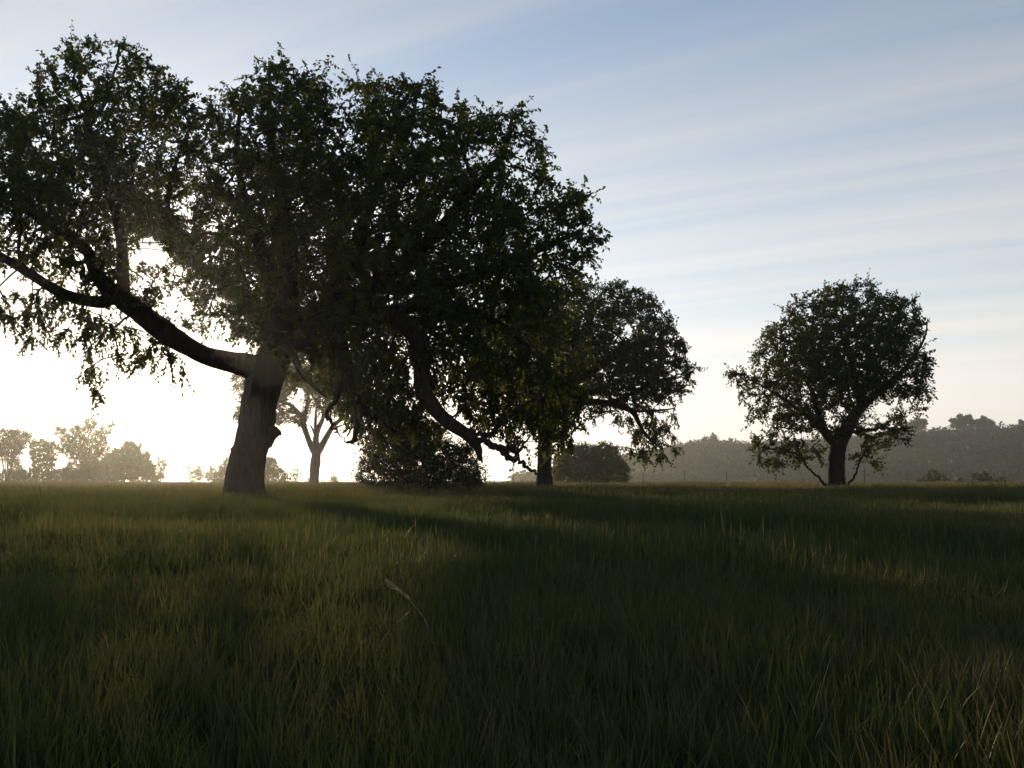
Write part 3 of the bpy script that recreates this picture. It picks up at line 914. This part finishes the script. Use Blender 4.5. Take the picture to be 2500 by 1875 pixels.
# hazy scrub on the left edge
L1 = [(-30, 1120), (-28, 1070), (0, 1062), (5, 1046), (22, 1050), (30, 1047), (40, 1056), (55, 1051), (66, 1060), (78, 1064), (74, 1080), (60, 1092), (52, 1110), (45, 1125), (60, 1150), (70, 1182), (22, 1182), (26, 1160), (22, 1135), (0, 1122), (-20, 1130)]
L2 = [(72, 1085), (88, 1072), (100, 1078), (102, 1074), (118, 1082), (128, 1080), (145, 1090), (155, 1100), (140, 1120), (132, 1135), (140, 1160), (140, 1183), (104, 1183), (100, 1150), (92, 1150), (88, 1183), (78, 1183), (78, 1140), (72, 1110)]
L3 = [(150, 1100), (135, 1048), (158, 1042), (166, 1060), (176, 1040), (192, 1042), (203, 1050), (212, 1022), (224, 1024), (238, 1034), (230, 1058), (252, 1042), (254, 1050), (268, 1036), (278, 1034), (274, 1056), (258, 1072), (268, 1090), (266, 1120), (262, 1150), (262, 1184), (150, 1184), (152, 1150), (168, 1130)]
L4 = [(180, 1184), (190, 1150), (215, 1138), (250, 1140), (262, 1118), (280, 1102), (292, 1106), (300, 1090), (318, 1084), (332, 1086), (345, 1092), (342, 1118), (358, 1108), (364, 1115), (362, 1135), (376, 1142), (384, 1162), (388, 1184)]
bush('tall_shrub', 'top-heavy hazy shrub at the left edge, leftmost of the scrub row', 128.0, L1, 61, nst=8, r=1.6, spacing=0.56, shoots=8, leaf=(0.12, 0.20), inset=0.06, maxdepth=1.8, up=0.5, slen=(0.4, 1.2), gap=(-0.45, 0.2, 1.1), group='hazy scrub on the left')
bush('tall_shrub', 'thin see-through hazy shrub, second from the left edge', 130.0, L2, 62, nst=8, r=1.2, spacing=0.62, up=0.5, shoots=7, leaf=(0.15, 0.23), inset=0.06, maxdepth=1.8, slen=(0.4, 1.2), gap=(-0.45, 0.2, 1.1), group='hazy scrub on the left')
bush('tall_shrub', 'tallest hazy shrub of the left scrub row, with upright open stems', 133.0, L3, 63, nst=14, r=1.2, spacing=0.62, up=0.8, shoots=7, slen=(0.5, 1.3), leaf=(0.15, 0.23), inset=0.06, maxdepth=2.0, thin=[([(150, 1020), (280, 1020), (280, 1150), (150, 1150)], 0.8)], gap=(-0.45, 0.2, 1.1), group='hazy scrub on the left')
bush('tall_shrub', 'dense low hazy shrub with spiky top, right end of the left scrub row', 128.0, L4, 64, nst=13, r=1.4, spacing=0.60, up=1.3, shoots=11, leaf=(0.15, 0.24), inset=0.06, maxdepth=2.6, spread=0.6, slen=(0.5, 1.3), gap=(-0.45, 0.2, 1.1), group='hazy scrub on the left')

L5 = [(-40, 1184), (-20, 1158), (10, 1150), (40, 1152), (75, 1146), (100, 1150), (125, 1155), (160, 1142), (185, 1150), (205, 1160), (215, 1184)]
bush('low_shrub', 'low hazy thicket filling the gaps at the foot of the left scrub row', 136.0, L5, 65, nst=12, r=1.2, spacing=0.60, up=0.8, shoots=8, leaf=(0.14, 0.22), inset=0.06, maxdepth=2.0, slen=(0.4, 1.0), group='hazy scrub on the left')

# far pale trees on the left horizon and scrub at the foot of the hill
def far_tree(name, label, cat, Y, x0, x1, top, base, seed, leafs=(0.25, 0.45), lump=7, group=None, mat=None, trunk=True, sp=1.0, thin=(), shoots=7):
    rng = np.random.default_rng(seed)
    cx, hw, h = (x0 + x1) / 2, (x1 - x0) / 2, base - top
    pts = []
    for k in range(22):
        a = math.pi * (1 - k / 21)
        rr = 1 + 0.16 * math.sin(lump * a + seed) + rng.uniform(-0.1, 0.1)
        pts.append((cx + hw * rr * math.cos(a), base - h * 0.30 - h * 0.70 * min(rr, 1.12) * math.sin(a) ** 0.8 if trunk else base - h * rr * math.sin(a) ** 0.8))
    if trunk:
        pts += [(cx + hw * 0.5, base - 0.12 * h), (cx - hw * 0.5, base - 0.12 * h)]
    r = max(1.2, hw * 0.06)
    limbs = [[(cx, base, r), (cx + rng.normal(0, .05) * hw, base - 0.35 * h, r * .8)]]
    for k in range(5):
        a = math.pi * (0.12 + 0.76 * (k + rng.uniform(0.2, 0.8)) / 5)
        limbs.append([(cx, base - 0.3 * h, r * .6), (cx + hw * .4 * math.cos(a), base - .3 * h - .3 * h * math.sin(a), r * .4, rng.normal(0, .15) * hw * Y / F), (cx + hw * .8 * math.cos(a), base - .3 * h - .58 * h * math.sin(a), r * .2, rng.normal(0, .3) * hw * Y / F)])
    return make_tree(name, label, cat, Y, pts, limbs, seed, spacing=sp, shoots=shoots, nleaf=8, slen=(0.5 * sp, 1.1 * sp), leaf=leafs, lw=0.7, depth=0.9, maxdepth=5, inset=0.2 * sp, tol=0.1, mat=mat or M_SHRUB, bark=M_BARK2, group=group,
                     twig=0.02 * sp, stems=False, thin=thin, trunk_sides=8, up=0.3)


far_tree('distant_tree', 'pale bare-looking tree fading in haze right of the left scrub', 'tree', 150, 372, 412, 1115, 1180, 71, (0.16, 0.28), 7, 'trees fading on the left horizon', sp=0.6, shoots=5)
far_tree('distant_tree', 'pale hazy tree midway between left scrub and the thick trunk', 'tree', 185, 455, 497, 1138, 1180, 72, (0.18, 0.3), 5, 'trees fading on the left horizon', sp=0.6)
far_tree('distant_tree', 'pale hazy tree just left of the bush behind the thick trunk', 'tree', 190, 500, 530, 1136, 1180, 73, (0.18, 0.3), 6, 'trees fading on the left horizon', sp=0.6)
far_tree('distant_tree', 'faint pale tree between the thick trunk and the slim grey trunk', 'tree', 180, 705, 740, 1144, 1181, 74, (0.15, 0.26), 6, 'trees fading on the left horizon', sp=0.6, shoots=4)
far_tree('distant_tree', 'faintest tiny tree right of the slim grey trunk on the horizon', 'tree', 230, 808, 824, 1160, 1180, 75, (0.2, 0.35), 5, 'trees fading on the left horizon', sp=0.5, shoots=4)
HB = 'hazy bushes at the foot of the hill'
far_tree('field_bush', 'broad dark bush at the hill foot right of the lone tree', 'bush', 130, 2243, 2322, 1150, 1184, 81, (0.14, 0.24), 5, HB, trunk=False, sp=0.6, mat=M_LEAF2)
far_tree('field_bush', 'small low bush between the two broad bushes at the hill foot', 'bush', 132, 2330, 2358, 1168, 1184, 82, (0.14, 0.22), 5, HB, trunk=False, sp=0.5, mat=M_LEAF2)
far_tree('field_bush', 'second broad bush at the hill foot, near the right edge', 'bush', 134, 2362, 2426, 1154, 1184, 83, (0.14, 0.24), 6, HB, trunk=False, sp=0.6, mat=M_LEAF2)
far_tree('field_bush', 'low flat bush at the hill foot, closest to the right edge', 'bush', 136, 2426, 2470, 1166, 1184, 84, (0.14, 0.24), 7, HB, trunk=False, sp=0.55, mat=M_LEAF2)

# trees standing on the ridge of the hill
RT = 'trees on the ridge of the hill'


def ridge_y(px):
    a = np.array([p[0] for p in _hp], float)
    b = np.array([p[1] for p in _hp], float)
    return float(np.interp(px, a, b))


for i, (x0, x1, top, lab, lump) in enumerate([
        (1712, 1738, 1066, 'small ridge tree left of the thin upright one', 5), (1734, 1750, 1054, 'thin upright ridge tree between the two middle trees', 3), (1752, 1785, 1076, 'low scrub tree on the ridge left of the lone tree', 4), (1682, 1700, 1078, 'tiny scrub tree at the left end of the ridge', 4),
        (2195, 2228, 1030, 'ridge tree half hidden by the lone tree leaves', 5), (2221, 2262, 1017, 'rounded ridge tree just right of the lone tree', 6), (2318, 2386, 1012, 'widest ridge tree, open crown of several lobes', 8),
        (2378, 2426, 1018, 'pointed ridge tree touching the widest one', 5), (2424, 2436, 1036, 'tiny sapling on the ridge right of the pointed tree', 3), (2486, 2530, 1024, 'ridge tree cut off by the right edge', 5), (2268, 2284, 1046, 'tiny bush on the bare stretch of ridge', 3)]):
    by = ridge_y((x0 + x1) / 2) + 3
    far_tree('ridge_tree', lab, 'tree', HY, x0, x1, top, by, 100 + i, (0.7, 1.3), lump, RT, mat=M_LEAF2, trunk=(x1 - x0) > 20, sp=1.8, shoots=6)

# ---- the wood that covers the hillside, one mass
rng = np.random.default_rng(5)
V_, q_, n_ = [], [], 0
nb = 2400
bx = rng.uniform(_hx[1], 500, nb)
by = 445 + 230 * rng.random(nb) ** 0.8
dens = np.sin(bx * 0.033 + 1) * np.sin(by * 0.04) + np.sin(bx * 0.085 + by * 0.033)
kp = (dens > -0.7) & (np.interp(bx, _hx, _hz) > 1.5)
bx, by = bx[kp], by[kp]
hz = hill_z(bx, by)
size = (1.4 + 3.6 * rng.random(len(bx)) ** 2) * np.clip((690 - by) / 90, 0.3, 1)
nlf = 46
PBs, As, Ls_ = [], [], []
for k in range(nlf):
    u = rng.normal(size=(len(bx), 3))
    u /= np.linalg.norm(u, axis=1)[:, None]
    u[:, 2] = np.abs(u[:, 2])
    c0 = np.column_stack([bx, by, hz])
    p = c0 + u * (size * rng.uniform(0.55, 1.05, len(bx)))[:, None] * np.array([1.15, 1.0, 1.2])
    a = u + rng.normal(0, 0.7, u.shape)
    a /= np.linalg.norm(a, axis=1)[:, None]
    PBs.append(p)
    As.append(a)
    Ls_.append(size * rng.uniform(0.28, 0.5, len(bx)))
Lf = np.concatenate(Ls_)
V, fq = leaves_np(np.vstack(PBs), np.vstack(As), Lf, Lf * 0.8, rng, 4)
wd = mesh_np('hillside_wood', V, [fq], M_WOOD)
tag(wd, 'hazy green scrub wood covering the slope of the hill', 'wood', kind='stuff')

# ------------------------------------------------------------------ wire fence at the far edge of the field
FY = 104.0
fence = empty('wire_fence', (0, FY, float(ground_z(0, FY))))
tag(fence, 'thin wire fence of grey posts along the far edge of the field', 'fence')
fx = [(640, 1.1), (754, 1.3), (785, 1.1), (900, 1.15), (1040, 1.2), (1185, 1.5), (1253, 1.2), (1330, 1.1), (1400, 1.1), (1480, 1.2), (1570, 1.35), (1671, 1.35), (1774, 1.35), (1895, 1.25), (2000, 1.2), (2111, 1.75), (2215, 1.2), (2320, 1.2), (2430, 1.2), (2540, 1.2)]
rng = np.random.default_rng(8)
tops = []
for px, h in fx:
    x = P(px, 1170, FY)[0]
    z0 = float(ground_z(x, FY))
    r = 0.085 if px == 2111 else 0.05
    mb = MB()
    lean = rng.normal(0, 0.03, 2)
    mb.tube([(x, FY, z0 - 0.3), (x + lean[0] * .5, FY + lean[1] * .5, z0 + h * .5), (x + lean[0], FY + lean[1], z0 + h)], [r, r * .97, r * .9], 7, 0.04, rng)
    mb.build('post', M_POST, fence, True, fence.location)
    tops.append((x, z0))
for k in range(3):
    mb = MB()
    pts = []
    for (xa, za), (xb, zb) in zip(tops[:-1], tops[1:]):
        hk = 0.35 + 0.35 * k
        pts += [(xa, FY - 0.06, za + hk), ((xa + xb) / 2, FY - 0.06, (za + zb) / 2 + hk - 0.03)]
    mb.tube(pts, np.full(len(pts), 0.006), 4)
    mb.build('wire', M_WIRE, fence, True, fence.location)

# ------------------------------------------------------------------ meadow grass
src = bpy.data.collections.new('grass_tuft_sources')
rng = np.random.default_rng(77)


def tuft(name, nb, radius, hgt, wid, segs, stalks=0):
    V, Qd, Tr, Qm, Tm, n = [], [], [], [], [], 0
    for b in range(nb + stalks):
        st = b >= nb
        sg = 5 if st else segs
        a = rng.uniform(0, 6.283)
        r0 = radius * math.sqrt(rng.random())
        b0 = np.array([r0 * math.cos(a), r0 * math.sin(a), -0.02])
        h = rng.uniform(hgt[1] * 0.8, hgt[1] * 1.2) if st else rng.uniform(*hgt)
        wv = rng.uniform(*wid)
        fa = rng.uniform(0, 6.283)
        side = np.array([math.cos(fa), math.sin(fa), 0])
        la = a + rng.normal(0, 0.9)
        lean = np.array([math.cos(la), math.sin(la), 0]) * rng.uniform(0.02, 0.55) + np.array([0.05, 0.0, 0])
        bend = rng.uniform(0.1, 0.75) ** 1.3 if not st else rng.uniform(0, .25)
        if st:
            lean *= 0.6
        rows = []
        for k in range(sg):
            tt_ = k / sg
            c = b0 + np.array([0, 0, 1]) * h * (tt_ - 0.22 * bend * tt_ ** 3) + lean * h * (tt_ * 0.6 + bend * tt_ * tt_ * 1.3)
            ww = (wv * (0.25 if tt_ < 0.7 else 0.9)) if st else wv * (0.55 + 0.45 * min(1, tt_ * 3)) * (1 - tt_ ** 2.2)
            rows += [c - side * ww / 2, c + side * ww / 2]
        c = b0 + np.array([0, 0, 1]) * h * (1 - 0.22 * bend) + lean * h * (0.6 + bend * 1.3)
        rows.append(c)
        V += rows
        for k in range(sg - 1):
            Qd.append((n + 2 * k, n + 2 * k + 1, n + 2 * k + 3, n + 2 * k + 2))
            Qm.append(int(st))
        Tr.append((n + 2 * sg - 2, n + 2 * sg - 1, n + 2 * sg))
        Tm.append(int(st))
        n += len(rows)
    o = mesh_np(name, np.array(V), [np.array(Qd), np.array(Tr)], M_GRASS, link=False)
    o.data.materials.append(M_SEED)
    o.data.polygons.foreach_set('material_index', np.array(Qm + Tm, dtype=np.int32))
    src.objects.link(o)


for k in range(8):
    tuft('tuft_%02d' % k, 24, 0.06, (0.05, 0.17), (0.0026, 0.0056), 4, 0)
for k in range(5):
    tuft('tuft_%02d' % (8 + k), 30, 0.10, (0.06, 0.19), (0.0036, 0.007), 3, k % 2)
for k in range(5):
    tuft('tuft_%02d' % (13 + k), 46, 0.24, (0.07, 0.22), (0.006, 0.012), 3, 4)
for k in range(4):
    tuft('tuft_%02d' % (18 + k), 50, 0.50, (0.10, 0.30), (0.014, 0.026), 2, 10)

PT, IX, SC = [], [], []


def hnoise(x, y):
    return (np.sin(0.9 * x + 1.3 * np.sin(0.5 * y)) + np.sin(1.25 * y + 1.1 * np.sin(0.8 * x + 1)) + 0.7 * np.sin(2.3 * x + 1.7 * y + 2) + 0.5 * np.sin(3.1 * y - 2.2 * x)) / 3.2


for y0, y1, den, i0, i1, hs in ((0.5, 4.2, 430, 0, 8, 1.0), (4, 9, 210, 8, 13, 1.0), (8.5, 20, 85, 8, 13, 1.1), (18, 40, 20, 13, 18, 1.05), (38, 75, 5, 18, 22, 1.0), (75, 112, 2, 18, 22, 1.0)):
    half0, half1 = 0.56 * y0 + 1.6, 0.56 * y1 + 1.6
    n = int(den * (y1 - y0) * 2 * half1)
    y = rng.uniform(y0, y1, n)
    x = rng.uniform(-half1, half1, n)
    kp = np.abs(x) < 0.56 * y + 1.6
    x, y = x[kp], y[kp]
    hn = hnoise(x, y)
    kp = rng.random(len(x)) < 0.72 + 0.35 * hn
    x, y, hn = x[kp], y[kp], hn[kp]
    s = hs * (0.90 + 0.40 * hn) * rng.uniform(0.65, 1.25, len(x)) * np.where((rng.random(len(x)) < 0.02) & (y > 5), 1.4, 1.0)
    PT.append(np.column_stack([x, y, ground_z(x, y)]))
    IX.append(rng.integers(i0, i1, len(x)))
    SC.append(np.column_stack([0.5 + 0.5 * s, 0.5 + 0.5 * s, s]))
PT, IX, SC = np.vstack(PT), np.concatenate(IX), np.vstack(SC)
RO = np.column_stack([rng.normal(0, 0.08, len(PT)), rng.normal(0, 0.08, len(PT)), rng.uniform(-3.14, 3.14, len(PT))])
print('tufts', len(PT))
me = bpy.data.meshes.new('grass')
me.vertices.add(len(PT))
me.vertices.foreach_set('co', PT.astype(np.float32).ravel())
for nm, ty, dat, key in (('idx', 'INT', IX.astype(np.int32), 'value'), ('rot', 'FLOAT_VECTOR', RO.astype(np.float32).ravel(), 'vector'), ('scl', 'FLOAT_VECTOR', SC.astype(np.float32).ravel(), 'vector')):
    at_ = me.attributes.new(nm, ty, 'POINT')
    at_.data.foreach_set(key, dat)
grass = bpy.data.objects.new('grass', me)
C.objects.link(grass)
me.materials.append(M_GRASS)
tag(grass, 'tall dewy meadow grass covering the whole foreground', 'grass', kind='stuff')
ng = bpy.data.node_groups.new('grass_scatter', 'GeometryNodeTree')
ng.interface.new_socket('Geometry', in_out='INPUT', socket_type='NodeSocketGeometry')
ng.interface.new_socket('Geometry', in_out='OUTPUT', socket_type='NodeSocketGeometry')
gi, go = ng.nodes.new('NodeGroupInput'), ng.nodes.new('NodeGroupOutput')
iop = ng.nodes.new('GeometryNodeInstanceOnPoints')
ci_ = ng.nodes.new('GeometryNodeCollectionInfo')
ci_.inputs['Collection'].default_value = src
ci_.inputs['Separate Children'].default_value = True
ci_.inputs['Reset Children'].default_value = True


def named(nm, ty):
    n = ng.nodes.new('GeometryNodeInputNamedAttribute')
    n.data_type = ty
    n.inputs['Name'].default_value = nm
    return [o for o in n.outputs if o.enabled and o.name == 'Attribute'][0]


e2r = ng.nodes.new('FunctionNodeEulerToRotation')
ng.links.new(named('rot', 'FLOAT_VECTOR'), e2r.inputs[0])
ng.links.new(gi.outputs[0], iop.inputs['Points'])
ng.links.new(ci_.outputs[0], iop.inputs['Instance'])
iop.inputs['Pick Instance'].default_value = True
ng.links.new(named('idx', 'INT'), iop.inputs['Instance Index'])
ng.links.new(e2r.outputs[0], iop.inputs['Rotation'])
ng.links.new(named('scl', 'FLOAT_VECTOR'), iop.inputs['Scale'])
ng.links.new(iop.outputs[0], go.inputs[0])
grass.modifiers.new('scatter', 'NODES').node_group = ng

# one dry, bent seed head standing out pale in the grass
q0 = P(944, 1422, 2.7)
stalk = empty('dry_seed_stalk', (q0[0] + 0.10, 2.7, float(ground_z(q0[0] + 0.10, 2.7))))
tag(stalk, 'pale dry grass seed head bent over the dark green grass', 'grass stalk')
rng = np.random.default_rng(4)
b0 = np.array(stalk.location)
tipp = q0
mid1 = b0 + np.array([0.01, 0, 0.09])
neck = P(1002, 1466, 2.7)
mb = MB()
ln = smooth_line([(*b0, 0.0008), (*mid1, 0.0007), (*neck, 0.0006)], 5)
mb.tube(ln[:, :3], ln[:, 3], 5)
mb.build('stem', M_STRAW, stalk, True, b0)
PBs, As = [], []
for k in range(160):
    tt_ = rng.random()
    p = neck * (1 - tt_) + tipp * tt_
    ax = (tipp - neck) / np.linalg.norm(tipp - neck) + rng.normal(0, 0.28, 3) + np.array([0.25, 0, 0.25])
    PBs.append(p)
    As.append(ax / np.linalg.norm(ax))
Lf = rng.uniform(0.008, 0.018, 160)
V, fq = leaves_np(np.array(PBs), np.array(As), Lf, Lf * 0.14, rng, 4)
mesh_np('seed_head', V, [fq], M_STRAW, stalk, False, b0)

# ------------------------------------------------------------------ morning haze
m, t = nodes_of('morning_haze')
pv = t.nodes.new('ShaderNodeVolumePrincipled')
pv.inputs['Color'].default_value = (0.95, 0.95, 0.96, 1)
pv.inputs['Density'].default_value = 0.00031
pv.inputs['Anisotropy'].default_value = 0.82
o_ = t.nodes.new('ShaderNodeOutputMaterial')
t.links.new(pv.outputs[0], o_.inputs['Volume'])
hb = MB()
x0, x1, y0, y1, z0, z1 = -1600, 1600, -700, 1600, -4.0, 62.0
hb.add([(x0, y0, z0), (x1, y0, z0), (x1, y1, z0), (x0, y1, z0), (x0, y0, z1), (x1, y0, z1), (x1, y1, z1), (x0, y1, z1)],
       [(0, 3, 2, 1), (4, 5, 6, 7), (0, 1, 5, 4), (1, 2, 6, 5), (2, 3, 7, 6), (3, 0, 4, 7)])
haze = hb.build('haze', m, None, False)
tag(haze, 'thin sunlit morning haze lying over the whole field', 'haze', kind='stuff')
